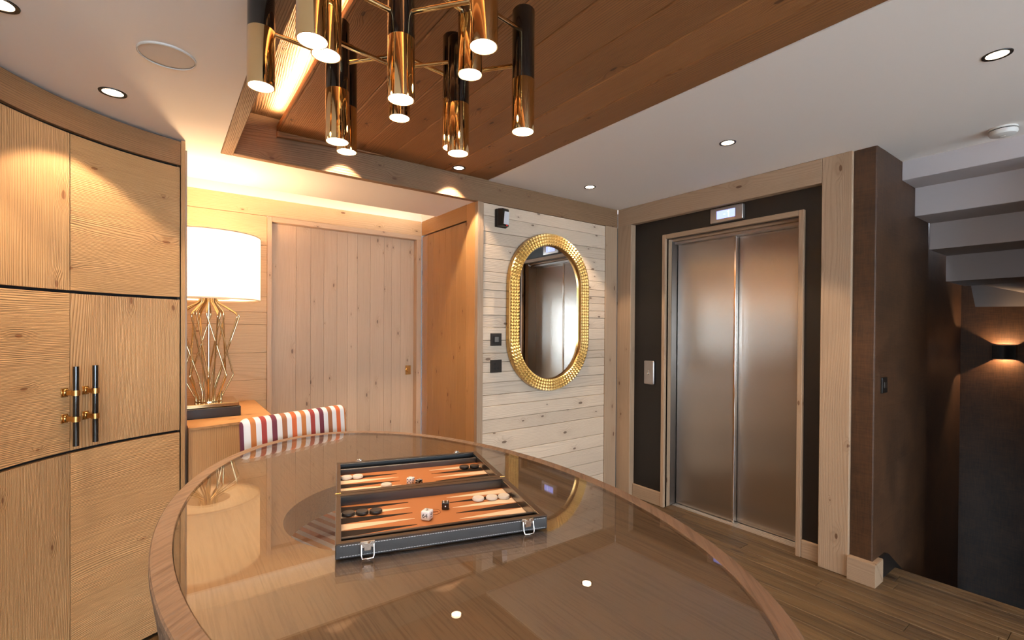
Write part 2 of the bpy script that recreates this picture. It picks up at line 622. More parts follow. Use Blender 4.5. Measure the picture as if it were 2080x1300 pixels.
# ------------------------------------------------------------------ floor
fl = MB()
fl.box((XW - .1, YB - .1, -.06), (3.455, 3.7, -.019))
floor = structure(fl.build('floor', M['shadowgap']), 'dark brown oak plank floor under the bar table and lift', 'floor')
PW = .101
rnd = random.Random(3)
x = XW
row = 0
while x < 3.45:
    x1 = min(x + PW, 3.455)
    y = YB - rnd.uniform(0, 1.2)
    while y < 3.56:
        L_ = rnd.uniform(1.0, 1.7)
        y1 = min(y + L_, 3.6)
        a, b = max(y, YB), y1
        if b - a > .03:
            dz = rnd.uniform(-.0012, .0006)
            box('floor_plank', (x + .0012, a + .001, -.018), (x1 - .0012, b - .001, dz), M['floor'], floor, 'Y', .0016)
        y = y1
    x = x1
    row += 1

M['carpet'] = plain('bounce_carpet', (232, 228, 222), .95, spec=.1)  # pale floor out of view, added to bounce daylight onto the ceilings
structure(box('floor_bounce', (XW, YB, .002), (3.40, -1.0, .012), M['carpet']), 'unseen cream carpet added behind the camera to bounce daylight upward', 'carpet')

# ------------------------------------------------------------------ ceilings
cl = MB()
cl.box((1.79, YB - .1, ZC), (3.535, YM + .2, ZC + .1))
structure(cl.build('ceiling', M['white']), 'smooth white ceiling above the lift and the mirror', 'ceiling')
cl = MB()
cl.box((XW - .2, YB - .1, ZL), (.232, 3.30, ZL + .05))
cl.box((.232, YM + .043, ZL), (XS + .2, 3.30, ZL + .05))
cl.box((XW - .2, 3.30 - .012, ZL + .05), (XS + .2, 3.30, ZL + .07))
structure(cl.build('ceiling', M['white']), 'lower white ceiling over the curved cabinet and lamp alcove', 'ceiling')
cl = MB()
cl.box((XW - .2, 3.1, ZL + .24), (XS + .2, YD + .1, ZL + .29))
cl.box((XW - .2, YD, ZL + .006), (XS + .2, YD + .1, ZL + .24))
cl.box((XS, 3.30, ZL + .006), (XS + .1, YD, ZL + .24))
cl.box((XW - .2, 3.05, ZL + .05), (XS + .2, 3.1, ZL + .29))
structure(cl.build('ceiling', M['white']), 'white light trough in the ceiling above the sliding door', 'ceiling')

# coffer: long timber header, left rail, recess, floating boarded panel
bm_ = box('trim_1', (.285, YM, 2.236), (XF, YM + .04, 2.47), M['beam'], None, 'X', .002)
structure(bm_, 'long brushed timber header running from the coffer to the lift corner', 'beam')
rl = box('trim_2', (.233, YB, 2.236), (.2845, YM + .04, 2.47), M['beam'], None, 'Y', .002)
structure(rl, 'timber rail along the left edge of the ceiling coffer', 'beam')
rc = box('ceiling_recess', (.2855, YB, 2.457), (1.80, YM, 2.49), M['beam'], None, 'Y')
structure(rc, 'lit timber top of the coffer recess beside the boarded panel', 'ceiling')
pn = thing('ceiling_panel', 'floating panel of brown larch boards in the ceiling coffer', 'ceiling')
tag(pn, kind='structure')
edges = [.486, .735, .91, 1.078, 1.271, 1.448, 1.616, 1.788]
for a, b in zip(edges[:-1], edges[1:]):
    box('ceiling_board', (a + .0012, YB, 2.39), (b - .0012, YM - .002, 2.415), M['ceil'], pn, 'Y', .0036)
box('panel_edge', (.476, YB, 2.392), (.4855, YM - .004, 2.42), M['ceil'], pn, 'Y', .001)
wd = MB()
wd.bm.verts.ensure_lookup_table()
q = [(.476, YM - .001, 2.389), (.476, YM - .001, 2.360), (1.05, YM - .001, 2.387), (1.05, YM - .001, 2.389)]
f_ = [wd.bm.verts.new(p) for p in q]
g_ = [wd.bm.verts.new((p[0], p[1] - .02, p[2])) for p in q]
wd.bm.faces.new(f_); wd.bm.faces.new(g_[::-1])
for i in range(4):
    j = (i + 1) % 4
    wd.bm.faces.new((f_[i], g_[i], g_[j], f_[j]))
wd.build('edge_wedge', M['ceil'], pn, 'X')  # dark tapering strip set where the panel meets the header
light('coffer_strip', 'AREA', (.46, .4, 2.425), P_COFFER, WARM, (-.35, 0, 1), shape='RECTANGLE', size=.012, size_y=4.4)
bpy.data.objects['coffer_strip'].rotation_euler = (0, PI - .3, 0)

# ------------------------------------------------------------------ wall with the mirror: horizontal boards between posts
wm = box('wall_back', (XS + .02, YM + .02, 0), (3.3, YM + .14, 2.236), M['shadowgap'])
structure(wm, 'pale pine plank wall behind the gold mirror', 'wall')
seams = [0, .08, .19, .30, .42, .52, .663, .755, .848, .925, 1.01, 1.081, 1.15, 1.212, 1.30, 1.39, 1.473, 1.53, 1.59, 1.646, 1.70, 1.77, 1.86, 1.956, 2.043, 2.15, 2.2345]
for a, b in zip(seams[:-1], seams[1:]):
    d = random.uniform(-.0012, .0012)
    box('wall_plank', (1.7505, YM + .002 + d, a + .0009), (2.9465, YM + .021, b - .0009), M['pine'], wm, 'X', .0026)
box('post', (XS, YM - .006, 0), (1.7495, YM + .03, 2.2355), M['post'], wm, 'Z', .002)
box('post', (2.9475, YM - .006, 0), (3.086, YM + .03, 2.2355), M['post'], wm, 'Z', .002)

# ------------------------------------------------------------------ alcove: side closet wall
wsd = box('wall_closet', (XS + .022, YM + .03, 0), (XS + .16, YD + .1, 2.26), M['shadowgap'])
structure(wsd, 'orange larch closet wall at the right of the alcove', 'wall')
box('post', (XS, YM + .0305, 0), (XS + .045, 2.852, 2.2395), M['closet'], wsd, 'Z', .002)
box('top_panel', (XS, 2.853, 2.132), (XS + .02, YD, 2.246), M['closet'], wsd, 'Y', .001)
ybd = [2.856, 2.986, 3.073, 3.156, 3.26, 3.356, 3.45, 3.552]
for a, b in zip(ybd[:-1], ybd[1:]):
    box('closet_board', (XS + .001 + random.uniform(0, .001), a + .0004, .06), (XS + .02, b - .0004, 2.121), M['closet'], wsd, 'Z', .0012)
box('plinth', (XS + .002, 2.853, 0), (XS + .02, YD, .055), M['closet'], wsd, 'Y', .001)

# alcove back wall with sliding door
wa = box('wall_alcove', (XW - .2, YD + .022, 0), (.5688, YD + .15, 2.246), M['shadowgap'])
structure(wa, 'pine plank wall behind the table lamp', 'wall')
zs = [0, .12, .24, .37, .50, .63, .76, .89, 1.03, 1.211, 1.40, 1.481, 1.585, 1.75, 1.93, 2.128]
for a, b in zip(zs[:-1], zs[1:]):
    box('wall_plank', (-.129, YD + random.uniform(0, .0015), a + .0006), (.5688, YD + .021, b - .0006), M['warmpine'], wa, 'X', .0016)
box('top_board', (-.129, YD, 2.1295), (XS, YD + .02, 2.247), M['warmpine'], wa, 'X', .0016)
dr = thing('door_1', 'flush pine sliding door of vertical boards at the back of the alcove', 'door')
tag(dr, kind='structure')
box('door_frame', (.569, YD - .012, 0), (.598, YD + .06, 2.127), M['door'], dr, 'Z', .002)
box('door_frame', (.598, YD - .012, 2.093), (1.697, YD + .06, 2.127), M['door'], dr, 'X', .002)
box('door_frame', (1.655, YD - .012, 0), (1.697, YD + .06, 2.0925), M['door'], dr, 'Z', .002)
xb = [.598, .761, .859, .95, 1.043, 1.12, 1.195, 1.294, 1.403, 1.467, 1.541, 1.655]
for a, b in zip(xb[:-1], xb[1:]):
    box('door_board', (a + .0004, YD + .045, 0.004), (b - .0004, YD + .07, 2.0925), M['door'], dr, 'Z', .0014)
pl_ = box('lock_plate', (1.585, YD + .040, 1.005), (1.631, YD + .0455, 1.079), M['brass'], dr, None, .001)
MB().lathe([(0, 0), (.017, 0), (.017, .012), (.014, .016), (0, .016)], n=24, mat=Matrix.Translation((1.608, YD + .040, 1.043)) @ Matrix.Rotation(R(90), 4, 'X')).build('thumb_turn', M['brass'], pl_, smooth=40)

light('door_cove_strip', 'AREA', (.62, 3.27, ZL + .085), P_COVE, WARM, (0, 1, .15), shape='RECTANGLE', size=2.1, size_y=.014)

# ------------------------------------------------------------------ lift wall
we = box('wall_right', (XF + .11, 1.02, 2.2), (XF + .5, 2.9, 2.5), M['shadowgap'])
structure(we, 'lift wall with a wide pine frame round a black panel', 'wall')
box('frame_board', (XF, 2.567, 0), (XF + .058, YM + .0, 2.2425), M['post'], we, 'Z', .003)
box('frame_board', (XF, 1.017, 0), (XF + .058, 1.170, 2.386), M['post'], we, 'Z', .003)
box('frame_board', (XF, 1.171, 2.243), (XF + .058, YM, 2.386), M['post'], we, 'Y', .003)
bp_ = MB()
bp_.box((XF + .058, 2.262, 0), (XF + .075, 2.60, 2.27))
bp_.box((XF + .058, 1.15, 0), (XF + .075, 1.308, 2.27))
bp_.box((XF + .058, 1.308, 2.08), (XF + .075, 2.262, 2.27))
bp_.build('black_panel', M['black'], we)
for a, b in ((2.293, 2.5665), (1.171, 1.277)):
    box('baseboard', (3.134, a, 0), (XF + .058, b, .108), M['post'], we, 'Y', .003)

lf = thing('door_3', 'brushed steel two leaf lift door in a slim pine casing', 'lift door')
tag(lf, kind='structure')
box('casing', (3.13, 2.262, 0), (3.217, 2.292, 2.117), M['post'], lf, 'Z', .003)
box('casing', (3.13, 1.278, 0), (3.217, 1.308, 2.117), M['post'], lf, 'Z', .003)
box('casing', (3.13, 1.3085, 2.083), (3.217, 2.2615, 2.117), M['post'], lf, 'Y', .003)
box('casing_stop', (3.2175, 1.3085, 2.070), (3.25, 2.262, 2.10), M['post'], lf, 'Y', .002)
box('header', (3.2505, 1.30, 2.053), (3.36, 2.30, 2.10), M['alu'], lf)
box('jamb', (3.2175, 2.2625, 0.004), (3.34, 2.30, 2.068), M['steelframe'], lf)
box('jamb', (3.2175, 1.27, 0.004), (3.34, 1.302, 2.068), M['steelframe'], lf)
box('door_leaf', (3.290, 1.784, .006), (3.315, 2.258, 2.0525), M['steel'], lf, None, .002)
box('leaf_edge', (3.2835, 1.782, .006), (3.318, 1.7955, 2.0525), M['chrome'], lf, None, .001)
box('door_leaf', (3.325, 1.302, .006), (3.35, 1.80, 2.0525), M['steel'], lf, None, .002)
sl = box('sill', (3.24, 1.302, -.016), (3.36, 2.262, .002), M['sill'], lf)
for xx in (3.262, 3.282, 3.312):
    box('sill_rib', (xx, 1.304, .002), (xx + .006, 2.26, .0045), M['sill'], sl)
box('back_cover', (3.365, 1.2, 0), (3.40, 2.4, 2.2), M['shadowgap'], lf)

ds = thing('lift_display', 'grey lift floor display with a lit blue screen above the steel door', 'display', (3.125, 1.772, 2.182))
MB().box((0, -.118, -.052), (.046, .118, .052), .008, seg=3).build('housing', M['alu'], ds, smooth=40)
sb = box('screen', (-.0015, -.066, -.028), (.004, .066, .028), M['screen'], ds)
gl_ = MB()
gl_.box((-.0022, -.024, -.022), (-.001, -.018, .021))
gl_.box((-.0022, -.018, .012), (-.001, -.010, .016), 0)
gl_.box((-.0022, .002, -.003), (-.001, .016, .001))
gl_.build('floor_number', M['glyph'], sb)

cp = thing('lift_call_panel', 'silver lift call plate with a round button on the black panel', 'button', (3.130, 2.411, 1.038))
MB().box((0, -.049, -.096), (.024, .049, .096), .012, seg=4).build('plate', M['alu'], cp, smooth=50)
MB().lathe([(0, -.004), (.009, -.003), (.012, 0), (.012, .004)], n=20, mat=Matrix.Translation((0, .006, -.006)) @ Matrix.Rotation(R(90), 4, 'Y')).build('push_button', M['chrome'], cp, smooth=50)
MB().lathe([(0, -.002), (.005, -.0015), (.006, .002)], n=16, mat=Matrix.Translation((0, .001, .012)) @ Matrix.Rotation(R(90), 4, 'Y')).build('key_slot', M['chrome'], cp, smooth=50)

# ------------------------------------------------------------------ stair side
ws = MB()
ws.prism([(XF + .02, 1.016), (XF + .02, WS + .006), (XF + .022, WS + .002), (XF + .026, WS), (XF + .10, WS), (XF + .10, 1.016)], 0.0, 2.386)
structure(ws.build('wall_stair_corner', M['paper']), 'narrow brown wallpapered strip beside the lift frame', 'wall')
ws = MB()
ws.box((XF + .10, WS, -2.6), (4.10, WS + .1, 2.39))
structure(ws.build('wall_stair', M['paper']), 'brown woven wallpaper wall going down beside the stair', 'wall')
ws = MB()
ws.box((4.0, WS + .16, -2.6), (XR + .1, WS + .26, 2.39))
structure(ws.build('wall_stair_recess', M['paper']), 'dark recessed wallpaper wall deep in the stairwell', 'wall')
ws = MB()
ws.box((XR, -1.6, -2.6), (XR + .1, WS + .26, 2.39))
structure(ws.build('wall_stair_end', M['paper']), 'brown wallpaper end wall of the stairwell behind the sconce', 'wall')
ws = MB()
ws.box((3.455, -1.6, -2.7), (XR + .1, 1.2, -2.6))
structure(ws.build('floor_stairwell', M['shadowgap']), 'dark bottom of the stairwell', 'floor')
ws = MB()
ws.box((3.44, -1.6, -2.6), (3.4555, WS, -.0195))
structure(ws.build('wall_stair_edge', M['paper']), 'brown face below the floor edge at the stairwell', 'wall')
ws = MB()
ws.box((3.3, -1.7, -2.6), (XR + .1, -1.6, 2.39))
structure(ws.build('wall_stair_side', M['paper']), 'brown wallpaper wall at the near side of the stairwell', 'wall')

ws = MB()
ws.box((3.457, -1.6, -.0195), (3.53, .10, ZC))  # stands out of view, added to block daylight from the stairwell
structure(ws.build('wall_stair_blocker', M['paper']), 'unseen wallpapered wall added to keep daylight out of the stairwell', 'wall')

# seams of the wallpaper sheets: slightly proud strips
zz = .42
stw = bpy.data.objects['wall_stair']
stc = bpy.data.objects['wall_stair_corner']
for zz in (.46, .80, 1.12, 1.45, 1.80, 2.10):
    box('paper_seam', (XF + .0194, WS + .004, zz), (XF + .0202, 1.012, zz + .004), M['paper'], stc)
for zz in (.30, .62, .95, 1.28, 1.60, 1.95):
    box('paper_seam', (XF + .11, WS - .0006, zz), (4.09, WS + .0002, zz + .004), M['paper'], stw)

sk = MB()
sk.prism([(3.078, 1.0165), (3.078, .886), (3.205, .886), (3.205, WS - .0005), (XF + .0195, WS - .0005), (XF + .0195, 1.0165)], 0, .122)
sk.prism([(3.081, 1.0165), (3.081, .889), (3.205, .889), (3.205, WS - .0005), (XF + .0195, WS - .0005), (XF + .0195, 1.0165)], .122, .125)
structure(sk.build('baseboard_stair', M['post'], None, 'Y'), 'pale pine skirting block wrapping the wallpaper corner', 'baseboard')
st = MB()
st.bm.verts.ensure_lookup_table()
q = [(3.206, .0), (3.206, .125), (3.30, .125), (3.34, .112), (3.62, -.07), (3.62, -.3), (3.457, -.3), (3.457, 0)]
A_ = [st.bm.verts.new((p[0], WS - .012, p[1])) for p in q]
B_ = [st.bm.verts.new((p[0], WS, p[1])) for p in q]
st.bm.faces.new(A_); st.bm.faces.new(B_[::-1])
for i in range(len(q)):
    j = (i + 1) % len(q)
    st.bm.faces.new((A_[i], B_[i], B_[j], A_[j]))
structure(st.build('baseboard_stringer', M['black']), 'black stair stringer edge beginning at the skirting block', 'baseboard')

# underside of the flight going up
fu = thing('stairs', 'white plastered underside of the staircase going up', 'stairs')
tag(fu, kind='structure')
YN = -1.6
for (xa, xb_, zb) in ((3.535, 3.79, 2.275), (3.79, 4.12, 2.099), (4.12, 4.55, 1.925)):
    box('stair_step', (xa, YN, zb), (xb_ + .1, WS + .001, 2.62), M['plaster'], fu, None, .003)
w4 = MB()
w4.prism([(4.525, YN), (3.9, YN), (3.9 + .3, YN), (4.52, YN)][:0] or [(4.55, WS), (4.37, YN), (4.37 + .02, YN - .001), (5.12, WS)], 1.742, 2.6)
w4.build('stair_step', M['plaster'], fu)
lp = MB()
top = [(5.16, WS + .16, 1.80), (4.40, YN, 1.80)]
bot = [(5.52, WS + .10, 1.592), (6.3, YN, 1.592)]
T1 = Vector((5.10, WS + .0, 1.76)); T2 = Vector((3.9, -.6, 1.76)); 
va = [(5.30, WS + .0, 1.78), (5.49, WS + .0, 1.590), (5.90, .30, 1.590), (4.70, .10, 1.78)]
vb = [(5.30, WS + .0, 2.3), (5.88, WS + .0, 1.70), (5.90, .30, 1.9), (5.2, .10, 2.3)]
A_ = [lp.bm.verts.new(p) for p in va]; B_ = [lp.bm.verts.new(p) for p in vb]
lp.bm.faces.new(A_); lp.bm.faces.new(B_[::-1])
for i in range(4):
    j = (i + 1) % 4
    lp.bm.faces.new((A_[i], B_[i], B_[j], A_[j]))
lp.build('stair_step', M['plaster'], fu)
cl = MB()
cl.box((3.535, -1.7, 2.62), (XR + .2, 1.3, 2.72))
structure(cl.build('ceiling_stairwell', M['white']), 'ceiling over the staircase', 'ceiling')

scn = thing('wall_sconce', 'small black up and down wall light in the stairwell', 'wall lamp', (XR, .782, 1.206))
sm = MB()
sm.box((-.085, -.072, -.057), (-.079, .072, .059)); sm.box((-.006, -.072, -.057), (0, .072, .059))
sm.box((-.079, -.072, -.057), (-.006, -.066, .059)); sm.box((-.079, .066, -.057), (-.006, .072, .059))
sm.build('housing', M['blackgloss'], scn)
box('lamp_core', (-.079, -.066, -.004), (-.006, .066, .004), M['led'], scn)
light('sconce_up', 'SPOT', (XR - .042, .782, 1.215), P_SCONCE, WARM, (0, 0, 1), spot_size=R(115), spot_blend=.12, shadow_soft_size=.01)
light('sconce_down', 'SPOT', (XR - .042, .782, 1.197), P_SCONCE, WARM, (0, 0, -1), spot_size=R(115), spot_blend=.12, shadow_soft_size=.01)

# ------------------------------------------------------------------ walls behind the camera, with the window
wl = MB()
wy0, wy1, wz0, wz1 = -2.3, -1.3, .85, 2.1
vx0, vx1, vz0, vz1 = -1.5, 2.9, .30, 2.12
wl.box((XW - .12, YB - .1, 0), (XW, wy0, 2.6)); wl.box((XW - .12, wy1, 0), (XW, 1.9, 2.6))
wl.box((XW - .12, wy0, 0), (XW, wy1, wz0)); wl.box((XW - .12, wy0, wz1), (XW, wy1, 2.6))
structure(wl.build('wall_left', M['pine'], None, 'Y'), 'pine wall left of the camera around the window', 'wall')
wl = MB()
wl.box((XW - .1, 1.9, 0), (XK - .10, 2.0, 2.3)); wl.box((XK - .16, 2.0, 0), (XK - .10, 3.7, 2.3))
structure(wl.build('wall_left_return', M['pine'], None, 'X'), 'pine wall at the hidden end of the curved cabinet', 'wall')
wf = MB()
wf.box((XW - .1, YB - .12, 0), (vx0, YB, 2.6)); wf.box((vx1, YB - .12, 0), (3.6, YB, 2.6))
wf.box((vx0, YB - .12, 0), (vx1, YB, vz0)); wf.box((vx0, YB - .12, vz1), (vx1, YB, 2.6))
structure(wf.build('wall_front', M['pine'], None, 'X'), 'pine wall behind the camera around the glazed doors', 'wall')
wn = thing('window_2', 'wide glazed doors far behind the camera', 'window')
tag(wn, kind='structure')
fr_ = MB()
for x_ in [vx0 + .025 + (vx1 - vx0 - .05) * k / 4 for k in range(5)]:
    fr_.box((x_ - .025, YB - .08, vz0), (x_ + .025, YB - .02, vz1))
fr_.box((vx0, YB - .08, vz0), (vx1, YB - .02, vz0 + .05)); fr_.box((vx0, YB - .08, vz1 - .05), (vx1, YB - .02, vz1))
fr_.build('window_frame', M['post'], wn, 'Z')
box('pane', (vx0 + .04, YB - .053, vz0 + .04), (vx1 - .04, YB - .047, vz1 - .04), M['paneglass'], wn)
wn = thing('window_1', 'wide window left of the camera letting in daylight', 'window')
tag(wn, kind='structure')
fr_ = MB()
for a, b in (((wy0, wz0), (wy0 + .05, wz1)), ((wy1 - .05, wz0), (wy1, wz1)), ((wy0, wz0), (wy1, wz0 + .05)), ((wy0, wz1 - .05), (wy1, wz1)),
             ((-1.83, wz0), (-1.77, wz1))):
    fr_.box((XW - .08, a[0], a[1]), (XW - .02, b[0], b[1]))
fr_.build('window_frame', M['post'], wn, 'Z')
box('pane', (XW - .053, wy0 + .04, wz0 + .04), (XW - .047, wy1 - .04, wz1 - .04), M['paneglass'], wn)
gd = MB()
gd.box((-16, -16, -.5), (XW - .2, 14, -.25)); gd.box((XW - .2, -16, -.5), (8, YB - .2, -.25))  # unseen white ground, added to throw daylight up through the windows
structure(gd.build('ground', M['bounce_snow']), 'unseen snowy ground added outside the windows to bounce daylight in', 'ground')
wr = MB()
wr.box((3.50, YB - .1, -.1), (3.6, -1.6, 2.6))
structure(wr.build('wall_right_rear', M['paper']), 'wallpaper wall right of the camera', 'wall')

# ------------------------------------------------------------------ curved cabinet (concave arc)
CC = Vector((.364, 1.805)); CR = .912
def arc(deg, r=CR):
    return (CC.x + r * math.cos(R(deg)), CC.y + r * math.sin(R(deg)))
A0, A1, A2 = 108.9, 135.0, 161.2       # right edge, seam, left seam
cab = thing('curved_cabinet', 'tall concave cabinet of brushed larch doors in checkered grain at the left', 'cabinet')

def arcpanel(name, a0, a1, z0, z1, r0, r1, mat, parent, grain, n=14, bev=0.0):
    mb = MB()
    st_ = [a0 + (a1 - a0) * i / n for i in range(n + 1)]
    loops = []
    for a in st_:
        p0 = arc(a, r0); p1 = arc(a, r1)
        loops.append([(p0[0], p0[1], z0), (p0[0], p0[1], z1), (p1[0], p1[1], z1), (p1[0], p1[1], z0)])
    L_ = mb.loops(loops)
    mb.bm.faces.new(L_[0]); mb.bm.faces.new(L_[-1][::-1])
    def gf(co):
        ang = math.atan2(co.y - CC.y, co.x - CC.x)
        u = -ang * CR
        rr = math.hypot(co.x - CC.x, co.y - CC.y)
        return (co.z, u, rr) if grain == 'Z' else (u, co.z, rr)
    return mb.build(name, mat, parent, gfun=gf, smooth=30)

arcpanel('carcass', A0 + .3, 170, .02, 2.225, CR + .024, CR + .06, M['shadowgap'], cab, 'Z', 20)
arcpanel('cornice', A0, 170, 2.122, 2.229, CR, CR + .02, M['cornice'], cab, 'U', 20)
arcpanel('plinth', A0, 170, 0.0, .008, CR + .03, CR + .05, M['shadowgap'], cab, 'U', 20)
es = MB()
pe0 = arc(A0 - .1, CR - .001)
es.prism([(pe0[0], pe0[1]), (pe0[0] + .0165, pe0[1] + .004), (pe0[0] + .0165, 2.80), (pe0[0], 2.80)], 0.0, 2.236)
es.build('end_panel', M['cabinet'], cab, 'Z')
bk = MB()
bk.box((-.19, 2.802, 0), (-.13, 3.555, 2.2355)); bk.box((-.13, 2.802, 0), (.0985, 2.805, 2.2355))
structure(bk.build('wall_alcove_left', M['pine'], None, 'Z'), 'pine return wall hidden behind the curved cabinet', 'wall')

def arc_handle(door, ang):
    p = arc(ang, CR - .052)
    n_ = Vector((CC.x - p[0], CC.y - p[1])).normalized()
    t_ = Vector((-n_.y, n_.x))
    z0, z1 = .931, 1.229
    mb = MB()
    mb.tube([(p[0], p[1], z0), (p[0], p[1], z1)], .0095, 16)
    mb.build('handle_bar', M['blackgloss'], door, smooth=40)
    for zc in (1.130, 1.032):
        mb = MB()
        Mx = Matrix((( t_.x, n_.x, 0, p[0]), (t_.y, n_.y, 0, p[1]), (0, 0, 1, zc), (0, 0, 0, 1)))
        # clamp ring round the bar, neck and square foot on the door
        mb.lathe([(.0098, -.010), (.0128, -.010), (.0128, .010), (.0098, .010)], n=20, mat=Mx)
        mb.box((-.006, -.036, -.009), (.006, -.011, .009), .0015, Mx)
        mb.box((-.0115, -.052, -.0165), (.0115, -.047, .0165), .001, Mx)
        mb.box((-.009, -.047, -.013), (.009, -.038, .013), .003, Mx)
        mb.build('handle_bracket', M['brass'], door, smooth=40)

rows = [(2.1095, 1.5165), (1.5045, .9065), (.894, .018)]
gr = [['U', 'Z', 'U'], ['Z', 'U', 'Z']]     # right column, left column
for ci, (a0, a1) in enumerate(((A0 + .2, A1 - .12), (A1 + .12, A2 - .12))):
    for ri, (zt, zb) in enumerate(rows):
        d = arcpanel('cabinet_door', a0, a1, zb, zt, CR, CR + .022, M['cabinet'], cab, gr[ci][ri])
        if ri == 1:
            # handle offsets from the seam
            arc_handle(d, A1 - 3.3 if ci == 0 else A1 + 1.4)

# ------------------------------------------------------------------ console with lamp
ZT = .898
cn = thing('console', 'low larch console with a light top in the alcove beside the door', 'console')
poly = [(.1015, 2.719), (.33, 2.766), (.486, 2.80), (.495, YD - .002), (-.125, YD - .002), (-.125, 2.806), (.101, 2.806)]
MB().prism(poly, ZT - .012, ZT).build('console_top', M['console'], cn, 'X')
poly2 = [(.102, 2.723), (.33, 2.769), (.483, 2.803), (.492, YD - .003), (-.124, YD - .003), (-.124, 2.807), (.102, 2.807)]
MB().prism(poly2, .0, ZT - .0122).build('console_body', M['console'], cn, 'Z')

LX, LY = .208, 3.107
lm = thing('table_lamp', 'brass cage table lamp with big cream drum shade on the console', 'lamp', (LX, LY, ZT))
MB().box((-.14, -.14, 0), (.14, .14, .052), .002).build('base_block', M['slate'], lm)
MB().box((-.132, -.132, .054), (.132, .132, .074), .002).build('base_plate', M['lampgold'], lm)
MB().box((-.12, -.12, .0515), (.12, .12, .0545)).build('shadow_plate', M['shadowgap'], lm)
MB().lathe([(.065, .074), (.065, .078), (0, .078)], n=40).build('base_disc', M['lampgold'], lm, smooth=40)
MB().tube([(0, 0, .076), (0, 0, .66)], .007, 14).build('stem', M['lampgold'], lm, smooth=60)
NR = 8
def pol(r, a, z):
    return (r * math.cos(a), r * math.sin(a), z)
for i in range(NR):
    a = 2 * PI * i / NR + .2
    # rods that spread at the shoulder and run straight down to the middle
    pts = [pol(.042, a, .665), pol(.042, a, .632), pol(.050, a, .616), pol(.142, a, .560), pol(.154, a, .546), pol(.151, a, .532), pol(.030, a + .5, .13), pol(.028, a + .5, .078)]
    MB().tube(pts, .0042, 8).build('cage_rod', M['lampgold'], lm, smooth=60)
    # rods that stay close at the top and spread in a diamond above the base
    b = a + PI / NR
    pts = [pol(.030, b, .665), pol(.032, b, .620), pol(.068, b, .570), pol(.071, b, .556), pol(.069, b, .545), pol(.114, b + .9, .228), pol(.118, b + .9, .216), pol(.113, b + .9, .205), pol(.058, b + .9, .086), pol(.058, b + .9, .078)]
    MB().tube(pts, .0042, 8).build('cage_rod', M['lampgold'], lm, smooth=60)
    if i % 2 == 0:
        MB().tube([pol(.058, b + .9, .078), pol(.058, b + .9, .125)], .0075, 12).build('rod_socket', M['lampgold'], lm, smooth=60)
RS = .252
zb, zt = .632, .984
zb, zt = 1.530 - ZT, 1.882 - ZT
prof = [(RS, zb), (RS, zt)]
MB().lathe(prof, n=96, cap0=False, cap1=False).build('shade', M['shade'], lm, smooth=60)
MB().lathe([(RS - .002, zb + .006), (.105, zb + .006)], n=96, cap0=False, cap1=False).build('diffuser_ring', M['shade'], lm, smooth=60)
for z_ in (zb, zt):
    MB().lathe([(RS - .0015, z_ - .003), (RS + .0012, z_ - .003), (RS + .0012, z_ + .003), (RS - .0015, z_ + .003), (RS - .0015, z_ - .003)], n=96, cap0=False, cap1=False).build('shade_band', M['cream'], lm, smooth=60)
MB().lathe([(.016, .64), (.016, .70), (.0, .70)], n=16).build('lamp_socket', M['lampgold'], lm, smooth=40)
MB().lathe([(.0, .83), (.02, .822), (.034, .79), (.03, .75), (.016, .70)], n=20, cap1=False).build('bulb', M['led'], lm, smooth=60)
for dz, part in ((.78, .6), (.915, .4)):
    light('lamp_bulb', 'POINT', (LX, LY, ZT + dz), P_LAMP * part, WARM, shadow_soft_size=.04)

# ------------------------------------------------------------------ mirror
mr = thing('wall_mirror', 'tall rounded wall mirror in a studded gold frame', 'mirror', (2.327, YM, 1.505))
WO, HO = .3875, .5815
def stadium(r, h, n, y):
    """closed loop of points of a stadium with half width r and half straight length h, even steps"""
    per = 2 * PI * r + 4 * h
    out = []
    for i in range(n):
        s_ = per * i / n
        if s_ < PI * r:
            a = s_ / r; out.append((r * math.cos(a), y, h + r * math.sin(a)))
        elif s_ < PI * r + 2 * h:
            out.append((-r, y, h - (s_ - PI * r)))
        elif s_ < 2 * PI * r + 2 * h:
            a = PI + (s_ - PI * r - 2 * h) / r; out.append((r * math.cos(a), y, -h + r * math.sin(a)))
        else:
            out.append((r, y, -h + (s_ - 2 * PI * r - 2 * h)))
    return out
def stad2(r, h, n, y):
    """same angular parametrisation for any r so loops can be bridged: n split by arcs/straights"""
    na, ns = int(n * .34), int(n * .16)
    out = []
    for i in range(na):
        a = PI * i / na; out.append((r * math.cos(a), y, h + r * math.sin(a)))
    for i in range(ns):
        out.append((-r, y, h - 2 * h * i / ns))
    for i in range(na):
        a = PI + PI * i / na; out.append((r * math.cos(a), y, -h + r * math.sin(a)))
    for i in range(ns):
        out.append((r, y, -h + 2 * h * i / ns))
    return out
HS = HO - WO
n_ = 200
fb = MB()
fb.loops([stad2(WO - .004, HS, n_, -.001), stad2(WO, HS, n_, -.012), stad2(WO - .003, HS, n_, -.040), stad2(WO - .010, HS, n_, -.046),
          stad2(.300, HS, n_, -.046), stad2(.297, HS, n_, -.040), stad2(.296, HS, n_, -.001)], closed_v=True)
fb.build('mirror_frame', M['gold2'] if 'gold2' in M else M['brass'], mr, smooth=40)
mg = MB()
lpv = [mg.bm.verts.new(p) for p in stad2(.2965, HS, n_, -.022)]
mg.bm.faces.new(lpv)
mg.build('mirror_glass', M['mirror'], mr)
sb_ = MB()
rows_r = [.3110, .3330, .3550, .3765]
na, ns = 44, 17
